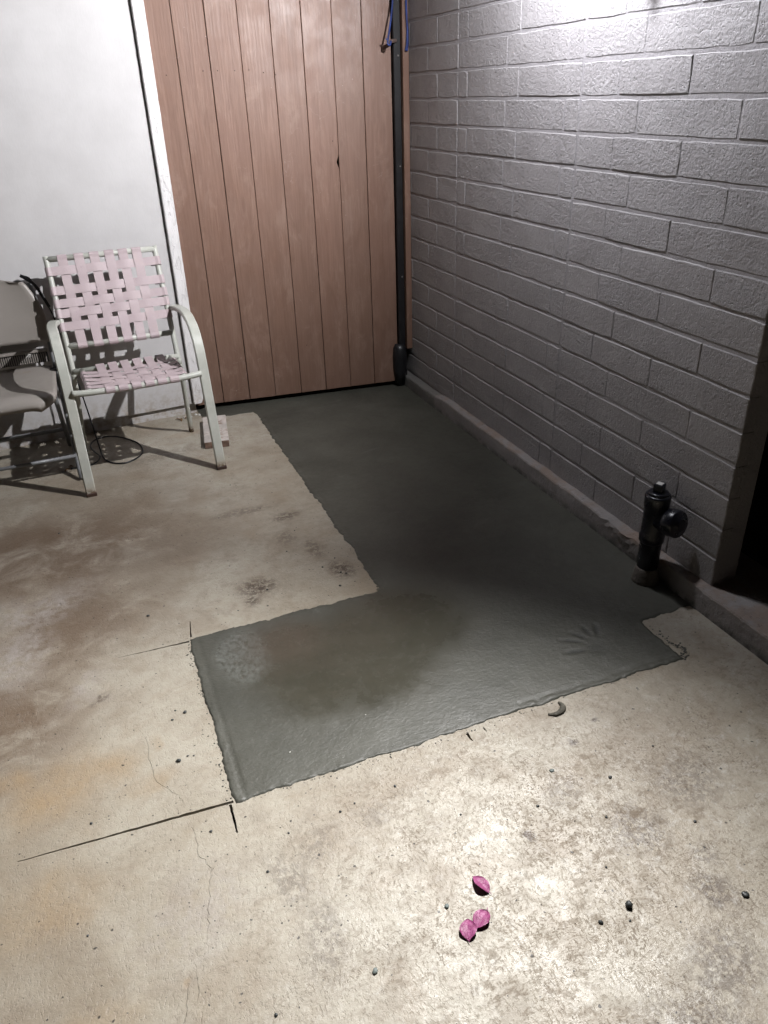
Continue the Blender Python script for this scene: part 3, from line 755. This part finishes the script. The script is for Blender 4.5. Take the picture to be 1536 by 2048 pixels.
# ------------------------------------------------------------------ strap chair
ch = empty('strap_chair', (-1.538, -.181, 0), R(3.14), label='pale metal patio chair woven with faded pink vinyl straps', cat='chair')
def cp(name, V, F, mat, parent=None, **k): return mk(name, V, F, mat, parent=parent or ch, **k)
PT = .0125   # tube radius
postpath = [(.575, .912), (.540, .80), (.487, .66), (.438, .53), (.405, .43), (.415, .33), (.470, .16), (.522, .0)]
def pv(z):
    for (v0, z0), (v1, z1) in zip(postpath, postpath[1:]):
        if z0 >= z >= z1: return v0+(v1-v0)*(z0-z)/(z0-z1)
    return postpath[0][0]
def pu(z): return .236+.026*max(0, (.43-z)/.43)
for s in (-1, 1):
    up_ = [(s*.236, v, z) for v, z in postpath if z >= .40] + [(s*.238, .402, .40)]
    cp('back_post', *tube(spline(up_, 5), PT, 14), 'metal', smooth=True)
    lo_ = [(s*.238, .403, .425), (s*.242, .413, .33), (s*.252, .468, .16), (s*.262, .522, 0)]
    cp('leg', *tube(spline(lo_, 6), PT*.95, 14), 'metal', smooth=True)
    arm = [(s*.262, .470, .648), (s*.276, .42, .652), (s*.283, .33, .655), (s*.283, .24, .650), (s*.283, .165, .625), (s*.283, .115, .580), (s*.283, .088, .520), (s*.284, .072, .43), (s*.286, .040, .22), (s*.288, .004, .0)]
    # flat bar, wide across the chair
    V, F = sweep(spline(arm, 7), [(a, b_) for a, b_ in rrect(.043, .021, .004)], ref=(0, 0, 1))
    P = spline(arm, 7); V = []; F = []; prof = rrect(.043, .021, .0045); m = len(prof)
    for i, p in enumerate(P):
        t = (P[min(i+1, len(P)-1)]-P[max(i-1, 0)]).normalized(); sd = Vector((1, 0, 0)); sd = (sd-t*sd.dot(t)).normalized(); nn = t.cross(sd)
        for a, b_ in prof: V.append(p+sd*a+nn*b_)
    for i in range(len(P)-1):
        for q in range(m): F.append((i*m+q, i*m+(q+1) % m, (i+1)*m+(q+1) % m, (i+1)*m+q))
    F += [tuple(range(m)), tuple((len(P)-1)*m+q for q in range(m))[::-1]]
    a_ = fixn(cp('arm', V, F, 'metal'))
    sh = cp('foot_cap', *box(s*.288-.0225, s*.288+.0225, -.009, .015, -.001, .016, .002), 'nail', parent=a_)
def ubar(name, z, v, u=.236, r=PT, **k): return cp(name, *tube([(-u, v, z), (0, v, z), (u, v, z)], r, 14), 'metal', smooth=True, **k)
ZT = .900; ZB = .540
ubar('top_rail', ZT, pv(ZT)); ubar('lower_rail', ZB, pv(ZB)); 
# seat frame: front bar dips slightly, sides and rear
ZS = .440
cp('front_rail', *tube(spline([(-.270, .062, ZS+.004), (-.20, .055, ZS), (0, .052, ZS-.004), (.20, .055, ZS), (.270, .062, ZS+.004)], 6), PT*1.05, 14), 'metal', smooth=True)
ubar('rear_rail', ZS-.004, .398)
for s in (-1, 1): cp('side_rail', *tube([(s*.198, .06, ZS), (s*.198, .23, ZS-.002), (s*.198, .396, ZS-.004)], PT*.95, 14), 'metal', smooth=True)
def ribbon(P, widthdir, w, t=.0018):
    """flat strap following path P, width along widthdir"""
    V = []; F = []; wd = Vector(widthdir)
    for i, p in enumerate(P):
        tt = (P[min(i+1, len(P)-1)]-P[max(i-1, 0)]).normalized(); sd = (wd-tt*wd.dot(tt)).normalized(); nn = tt.cross(sd)
        for a, b_ in ((-w/2, -t/2), (w/2, -t/2), (w/2, t/2), (-w/2, t/2)): V.append(p+sd*a+nn*b_)
    for i in range(len(P)-1):
        for q in range(4): F.append((i*4+q, i*4+(q+1) % 4, (i+1)*4+(q+1) % 4, (i+1)*4+q))
    F += [(0, 1, 2, 3), tuple((len(P)-1)*4+q for q in (3, 2, 1, 0))]
    return V, F
# local frames of the two woven panels: origin, a axis (across), b axis (along), n normal (towards the sitter)
def panel(apos, bpos, A0, A1, B0, B1, org, ax, bx, nx, wa, wb, par, sag):
    """straps running along b at apos; straps running along a at bpos; rails at a=A0,A1 and b=B0,B1"""
    org, ax, bx, nx = map(Vector, (org, ax, bx, nx)); rr = PT+.0025
    def pt(a, b_, h):
        sg = sag*math.sin(math.pi*max(0, min(1, (a-A0)/(A1-A0))))*math.sin(math.pi*max(0, min(1, (b_-B0)/(B1-B0))))
        return org+ax*a+bx*b_+nx*(h-sg)
    def one(fix, lo, hi, cross, par_i, along_b, w):
        base = rr*.92; pts = []
        def put(s_, h): pts.append(pt(fix, s_, h) if along_b else pt(s_, fix, h))
        # wrap under the low rail and back a little
        put(lo+.030, -rr); 
        for a in (-90, -120, -150, 180, 150, 120, 100): put(lo+rr*math.cos(R(a)), rr*math.sin(R(a)))
        ev = []
        cr = sorted(cross)
        for k, c_ in enumerate(cr):
            ev.append((c_, base-.004+(.0032 if (k+par_i) % 2 else -.0012)))
        inner = [(lo+.010, base-.002)]+ev+[(hi-.010, base-.002)]
        for (s0, h0), (s1, h1) in zip(inner, inner[1:]):
            for q in range(6):
                t = q/6; tt = t*t*(3-2*t); put(s0+(s1-s0)*t, h0+(h1-h0)*tt)
        put(inner[-1][0], inner[-1][1])
        for a in (80, 60, 30, 0, -30, -60, -90): put(hi+rr*math.cos(R(a)), rr*math.sin(R(a)))
        put(hi-.030, -rr)
        cp('strap', *ribbon(pts, ax if along_b else bx, w), 'strap', smooth=False)
    for i, a in enumerate(apos): one(a, B0, B1, bpos, i+par, True, wa)
    for i, b_ in enumerate(bpos): one(b_, A0, A1, apos, i+1+par, False, wb)
vt, vb = pv(ZT), pv(ZB); L = math.hypot(vt-vb, ZT-ZB); bx = Vector((0, vt-vb, ZT-ZB))/L; ax = Vector((1, 0, 0)); nx = Vector((0, -bx.z, bx.y))
zb = lambda z: (z-ZB)/(ZT-ZB)*L
panel([-.170, -.100, -.034, .031, .091, .152], [zb(q) for q in (.622, .676, .717, .770, .849)], -.236, .236, 0, L, (0, vb, ZB), ax, bx, nx, .0405, .0375, 0, .004)
panel([-.118, -.064, -.010, .045, .098, .150], [.072-.052+.018, .140-.052, .196-.052, .250-.052, .303-.052], -.198, .198, 0, .398-.052, (0, .052, ZS), (1, 0, 0), (0, 1, 0), (0, 0, 1), .038, .037, 1, .012)

# ------------------------------------------------------------------ folding chair (its left part lies outside the frame)
fc = empty('folding_chair', (-2.095, .15, 0), R(2), label='taupe moulded plastic folding chair at the left edge', cat='chair')
def fp(name, V, F, mat, **k): return mk(name, V, F, mat, parent=k.pop('parent', fc), **k)
def shell(pts, grid, name, th, **k):
    pass
def backpanel():
    V = []; F = []; nu, nz = 26, 18
    for i in range(nz+1):
        t = i/nz; z = .545+t*.275
        w = .245-.012*t - .062*max(0, (t-.42)/.58)**1.7
        w -= .028*max(0, (t-.93)/.07)**2
        for j in range(nu+1):
            s = j/nu*2-1; x = s*w
            y = .235+.075*t+.0 - .035*(1-abs(s)**2.2)*-1 - .035
            zz = z - .022*abs(s)**5*(t > .99) - .0*s
            e = max(0, abs(s)-.94)/.06
            V.append((x, y-.012*e*0+.008*e, zz))
    m = nu+1
    for i in range(nz):
        for j in range(nu): F.append((i*m+j, i*m+j+1, (i+1)*m+j+1, (i+1)*m+j))
    n = len(V); V += [(x, y+.016, z) for x, y, z in V]
    F += [tuple(q+n for q in f[::-1]) for f in F[:]]
    for j in range(nu): F.append((j, j+n, j+1+n, j+1)); F.append((nz*m+j, nz*m+j+1, nz*m+j+1+n, nz*m+j+n))
    for i in range(nz): F.append((i*m, (i+1)*m, (i+1)*m+n, i*m+n)); F.append((i*m+nu, i*m+nu+n, (i+1)*m+nu+n, (i+1)*m+nu))
    return V, F
fixn(fp('backrest', *backpanel(), 'fold', smooth=True))
def seatpan():
    V = []; F = []; nu, nv = 24, 22
    for i in range(nv+1):
        t = i/nv; y = -.235+t*.46
        w = .215+.018*t - .07*max(0, 1-t/.13)**2
        for j in range(nu+1):
            s = j/nu*2-1
            z = .438-.016*(1-s*s)*math.sin(math.pi*min(1, t*1.02)) - .030*max(0, 1-t/.16)**2 - .012*abs(s)**6
            V.append((s*w, y, z))
    m = nu+1
    for i in range(nv):
        for j in range(nu): F.append((i*m+j, i*m+j+1, (i+1)*m+j+1, (i+1)*m+j))
    n = len(V); V += [(x*.97, y, z-.028) for x, y, z in V]
    F += [tuple(q+n for q in f[::-1]) for f in F[:]]
    for j in range(nu): F.append((j, j+n, j+1+n, j+1)); F.append((nv*m+j, nv*m+j+1, nv*m+j+1+n, nv*m+j+n))
    for i in range(nv): F.append((i*m, (i+1)*m, (i+1)*m+n, i*m+n)); F.append((i*m+nu, i*m+nu+n, (i+1)*m+nu+n, (i+1)*m+nu))
    return V, F
seat = fixn(fp('seat', *seatpan(), 'fold', smooth=True))
sv = []
for i in range(44):
    x = -.205+i*.0094; sv.append(box(x, x+.0045, .222, .232, .452, .492))
vent = fp('vent_strip', *box(-.212, .212, .232, .240, .448, .497), 'cable', label='dark strip behind the upright vent ribs')
ribs = fp('vent_ribs', *join(*sv), 'fold', parent=vent, kind='stuff')
fp('vent_rail', *box(-.214, .214, .220, .244, .497, .510, .003), 'fold')
# small moulded mark on the ribs
mk('moulded_mark', *join(box(.118, .121, .2195, .2215, .482, .502), box(.124, .127, .2195, .2215, .484, .501), box(.130, .133, .2195, .2215, .482, .503), box(.133, .139, .2195, .2215, .493, .4965), box(.1365, .139, .2195, .2215, .484, .493)), 'cream', parent=vent)
for s in (-1, 1):
    fp('side_frame', *tube(spline([(s*.205, .335, .79), (s*.228, .28, .60), (s*.232, .20, .45), (s*.232, .02, .22), (s*.232, -.17, .01)], 6), .011, 10), 'fframe', smooth=True)
    fp('rear_leg', *tube([(s*.200, -.06, .405), (s*.205, .12, .20), (s*.21, .27, .01)], .010, 10), 'fframe', smooth=True)
    fp('hinge', *lathe([(.018, -.006), (.018, .006)], 14, at=(s*.224, .15, .43)), 'black', smooth=False)
fp('foot_bar', *tube([(-.207, .185, .125), (.207, .185, .125)], .010, 10), 'fframe', smooth=True)
fp('front_bar', *tube([(-.232, -.10, .095), (.232, -.10, .095)], .008, 10), 'fframe', smooth=True)

# ------------------------------------------------------------------ black cable: over the chair back, down and coiled on the floor
P = spline([(-1.925, .47, .828), (-1.895, .455, .815), (-1.872, .44, .775), (-1.850, .42, .715), (-1.832, .41, .655), (-1.815, .40, .55), (-1.80, .385, .42), (-1.785, .37, .28), (-1.768, .33, .12), (-1.758, .27, .02), (-1.752, .21, .006), (-1.735, .15, .005), (-1.70, .105, .005), (-1.655, .09, .005), (-1.60, .125, .005), (-1.567, .19, .006), (-1.575, .30, .005), (-1.63, .40, .005), (-1.70, .46, .006), (-1.77, .44, .009), (-1.80, .36, .012), (-1.785, .27, .012), (-1.765, .20, .010), (-1.80, .14, .006), (-1.90, .13, .005)], 10)
mk('black_cable', *tube(P, .0036, 8), 'cable', smooth=True, label='black cable hanging off the folding chair and looped on the floor', cat='cable')
P = spline([(-1.93, .462, .83), (-1.88, .435, .79), (-1.855, .415, .735), (-1.838, .405, .69)], 8)
mk('flat_strap', *sweep(P, rrect(.014, .002, .0005), ref=(.3, 1, 0)), 'cable', smooth=False, label='flat black strap over the top corner of the folding chair', cat='strap')

# ------------------------------------------------------------------ timber offcut under the chair
V, F = box(-.060, .060, -.175, .175, .0, .034, .002)
tb = mk('timber_offcut', V, F, 'wood', label='short pale timber offcut lying behind the front chair leg', cat='timber')
tb.location = (-1.196, .262, 0); tb.rotation_euler = (0, 0, R(-8.5))
e_ = mk('cut_end', *box(-.058, .058, -.1785, -.1755, .001, .033), 'endgrain', parent=tb, label='dark brown sawn end')

# ------------------------------------------------------------------ bougainvillea bracts
def bract(L, Wd, fold, curl, seed):
    V = []; F = []; nu, nv = 9, 12
    for i in range(nv+1):
        t = i/nv; w = Wd*math.sin(math.pi*min(1, t*.98+.02))**.85*(1.12-.3*t) + .0002
        for j in range(nu+1):
            s = j/nu*2-1
            z = fold*.55*abs(s)**1.3*w/Wd + .0016*math.sin(s*7+t*9)*abs(s) + curl*math.sin(math.pi*t)+.0012*noise.noise((s*3+seed, t*5, 1))+.0012
            V.append((s*w/2, (t-.5)*L, max(.0008, z)))
    m = nu+1
    for i in range(nv):
        for j in range(nu): F.append((i*m+j, i*m+j+1, (i+1)*m+j+1, (i+1)*m+j))
    n = len(V); V += [(x, y, z-.0004) for x, y, z in V]; F += [tuple(q+n for q in f[::-1]) for f in F[:]]
    return V, F
for i, (x, y, rz, L, Wd, fold, tilt, lab_) in enumerate([
    (-1.154, -2.512, .30, .050, .031, .010, .25, 'single magenta petal lying apart from the touching pair'),
    (-1.224, -2.592, -.45, .046, .036, .007, -.1, 'left petal of the touching magenta pair'),
    (-1.190, -2.584, 2.15, .050, .036, .007, .1, 'right petal of the touching magenta pair')]):
    p = mk('petal', *bract(L, Wd, fold, .0035, i*5), 'petal', smooth=True, label=lab_, cat='petal', group='magenta petals on the slab')
    p.location = (x, y, .0015); p.rotation_euler = (0, tilt, rz)
    P = spline([(0, -L*.47, .004), (.001, -L*.56, .003), (.002, -L*.62, .0015)], 3)
    mk('stem', *tube(P, .0007, 5), 'petal', parent=p)

# ------------------------------------------------------------------ pebbles, crumbs and debris
def stone(r, fl, seed, n=10):
    V = []; F = []; rows = 6
    for i in range(rows+1):
        a = math.pi*i/rows
        for j in range(n):
            b_ = 2*math.pi*j/n; v = Vector((math.sin(a)*math.cos(b_), math.sin(a)*math.sin(b_), math.cos(a)))
            k = 1+.35*noise.noise(v*1.3+Vector((seed, 0, 0)))
            V.append((v.x*r*k, v.y*r*k*.85, v.z*r*fl*k))
    for i in range(rows):
        for j in range(n): F.append((i*n+j, (i+1)*n+j, (i+1)*n+(j+1) % n, i*n+(j+1) % n))
    return V, F
def put_stone(x, y, r, lab_, mat='stone', fl=.6, grp=None, nm='pebble', cat='pebble'):
    o = mk(nm, *stone(r, fl, x*10+y), mat, smooth=True, label=lab_, cat=cat, group=grp); o.location = (x, y, r*fl*.72); o.rotation_euler = (0, 0, x*30)
put_stone(-.892, -2.674, .0088, 'roundest dark grey pebble on the pale floor at lower right', fl=.8)
put_stone(-.967, -2.682, .0052, 'small black pebble left of the round grey pebble', fl=.5)
put_stone(-1.242, -2.528, .0055, 'small blue grey pebble left of the single petal', 'stone2', .4)
put_stone(-.653, -2.748, .0085, 'black pebble nearest the lower right edge', fl=.4)
put_stone(-.84, -2.30, .0062, 'flat blue grey pebble on the floor below the near edge of the fill', 'stone2', .35)
put_stone(-1.43, -2.597, .0065, 'pale grey pebble near the bottom middle of the floor', 'stone2', .4)
put_stone(-1.661, -1.718, .0055, 'black bit beside the left edge of the fresh concrete', fl=.5)
put_stone(-1.704, -1.893, .0068, 'black pebble near the lower left corner of the fresh concrete', fl=.5)
for i, (x, y, r) in enumerate([(-1.703, -1.206, .0055), (-1.927, -2.009, .004), (-1.667, -2.144, .004), (-.91, -2.702, .003), (-1.967, -.487, .004), (-1.698, -1.734, .004), (-1.63, -2.601, .004), (-.72, -2.375, .005),
      (-.557, -2.332, .003), (-1.685, -1.70, .003), (-1.68, -1.885, .003), (-1.665, -1.89, .0028), (-1.30, -1.22, .004), (-1.08, -1.16, .004), (-1.03, -1.22, .0045), (-1.015, -1.235, .004), (-1.06, -1.30, .005), (-1.17, -1.0, .003),
      (-1.02, -1.12, .0035), (-1.22, -2.19, .004), (-1.37, -2.21, .0035), (-1.33, -2.20, .003), (-1.5, -2.22, .003), (-.93, -2.38, .004), (-1.42, -1.30, .003), (-1.10, -.86, .003), (-1.18, -.62, .003), (-1.25, -.35, .003), (-2.08, -2.44, .003), (-1.95, -2.30, .003), (-1.57, -2.30, .0035), (-1.11, -2.33, .003), (-.80, -2.47, .0035), (-.62, -2.56, .004), (-.88, -2.58, .003)]):
    put_stone(x, y, r, 'tiny dark grit speck scattered on the old slab', fl=.45, grp='grit specks on the slab', nm='grit', cat='grit')
for i, (x, y, r) in enumerate([(-1.20, -1.93, .003), (-1.43, -1.98, .0035), (-1.04, -1.92, .0025), (-.78, -1.86, .003)]):
    put_stone(x, y, r, 'pale crumb sitting on the fresh concrete', 'cream', .5, 'crumbs on the fresh concrete', 'crumb', 'crumb')
# curved smear of cement by the near edge
P = spline([(-.690, -2.098, .002), (-.688, -2.116, .003), (-.700, -2.130, .003), (-.722, -2.136, .003), (-.742, -2.128, .002)], 6)
rad = [.4+.9*math.sin(math.pi*i/(len(P)-1))+.25*random.random() for i in range(len(P))]
mk('cement_curl', *sweep(P, [(a*1.0, b_*.6) for a, b_ in circ(.0062, 8)], rad=rad), 'mortarcrumb', smooth=True, label='curved curl of half dry cement by the near edge of the fill', cat='cement crumb')
# splash of cement at the right corner of the fill and lumps along its edges
def lumps(name, pts, rlo, rhi, n, spread, mat, **k):
    cv = []
    for i in range(n):
        a = random.random()*(len(pts)-1); j = int(a); p = Vector(pts[j]).lerp(Vector(pts[j+1]), a-j)
        r = random.uniform(rlo, rhi); x = p.x+random.gauss(0, spread); y = p.y+random.gauss(0, spread)
        V, F = stone(r, random.uniform(.3, .6), random.random()*50, 7); cv.append(([(a_+x, b_+y, max(-.001, c_+r*.15)) for a_, b_, c_ in V], F))
    mk(name, *join(*cv), mat, smooth=True, **k)
lumps('cement_lumps', [(-1.61, -2.085), (-1.3, -2.092), (-.97, -2.098), (-.7, -2.09), (-.27, -2.092)], .0008, .0024, 110, .004, 'wet', label='ragged crumbs of wet cement along the near edge of the fill', cat='cement crumbs', kind='stuff')
lumps('cement_lumps', [(-1.608, -2.08), (-1.605, -1.7), (-1.602, -1.40)], .0008, .0028, 90, .005, 'wet', label='ragged crumbs of wet cement along the left edge of the fill', cat='cement crumbs', kind='stuff')
lumps('cement_lumps', [(-.945, -1.39), (-.946, -.6), (-.944, .40)], .0006, .0018, 70, .003, 'wet', label='fine cement crumbs along the edge of the trench strip', cat='cement crumbs', kind='stuff')
lumps('cement_lumps', [(-.043, .5), (-.046, -.2), (-.045, -1.1), (-.052, -1.5), (-.046, -1.9)], .001, .0038, 380, .003, 'mortarcrumb', label='rough cement crumbs along the foot of the curb', cat='cement crumbs', kind='stuff')
lumps('cement_lumps', [(-.255, -2.08), (-.215, -2.06), (-.235, -2.01), (-.24, -1.93)], .0012, .004, 90, .008, 'wet', label='dark wet cement splash at the right corner of the fill', cat='cement splash', kind='stuff')
lumps('cement_lumps', [(-.95, -1.375), (-.915, -1.365)], .002, .006, 14, .006, 'mortarcrumb', label='dark cement crumbs at the inner corner of the fill', cat='cement crumbs', kind='stuff')
# dry leaf bits by the wall foot
for i, (x, y) in enumerate([(-1.33, .535), (-1.345, .545), (-1.30, .55), (-1.90, .16), (-1.915, .13)]):
    V, F = bract(.03, .014, .004, .004, i*3); p = mk('dry_leaf', V, F, 'leaf', label=('dry brown leaf scrap at the foot of the white wall' if i < 3 else 'dry leaf scrap on the floor left of the strap chair front leg'), cat='leaf', group='dry leaf scraps')
    p.location = (x, y, .002); p.rotation_euler = (.2, .1, i*1.3)

# ------------------------------------------------------------------ the twin flood lamp above the picture, plus added wall head and shadow rod
fl = empty('flood_lamp', (0, -1.32, 2.19), label='white twin head flood lamp fixed to the block wall above, with an added wall head and shadow rod', cat='lamp')
mk('wall_box', *box(-.045, -.003, -.055, .055, -.045, .055, .004), 'lampbody', parent=fl)
mk('arm', *tube([(-.04, 0, .0), (-.19, .03, -.02)], .012, 10), 'lampbody', parent=fl, smooth=True)
mk('added_arm', *tube([(-.04, 0, .03), (-.20, .08, .12), (-.49, .30, .19)], .012, 10), 'lampbody', parent=fl, smooth=True)  # arm for the added wall head
mk('shadow_rod', *lathe([(.010, -.335), (.015, -.325), (.015, -.06), (.010, -.02)], 16, at=(-.10, .105, 0)), 'lampbody', parent=fl, smooth=True)  # unseen rod added to cast a dark band on the wall
mk('shadow_rod_bracket', *box(-.11, -.03, .04, .115, -.035, -.02), 'lampbody', parent=fl)  # holds the added shadow-casting rod
for _, pos, dr, _, _, _, _ in HEADS:  # the head facing the wall is an added one
    d = dr.normalized(); q = Vector((0, 0, 1)).rotation_difference(d).to_matrix()
    base = pos-d*.012-Vector((0, -1.32, 2.19))
    for nm, prof, mt in (('lamp_head', [(.012, -.075), (.028, -.06), (.036, -.012), (.038, -.004)], 'lampbody'), ('lens', [(.034, -.003), (.034, .0)], 'lens')):
        V, F = lathe(prof, 20); mk(nm, [q @ Vector(v)+base for v in V], F, mt, parent=fl, smooth=(nm == 'lamp_head'))
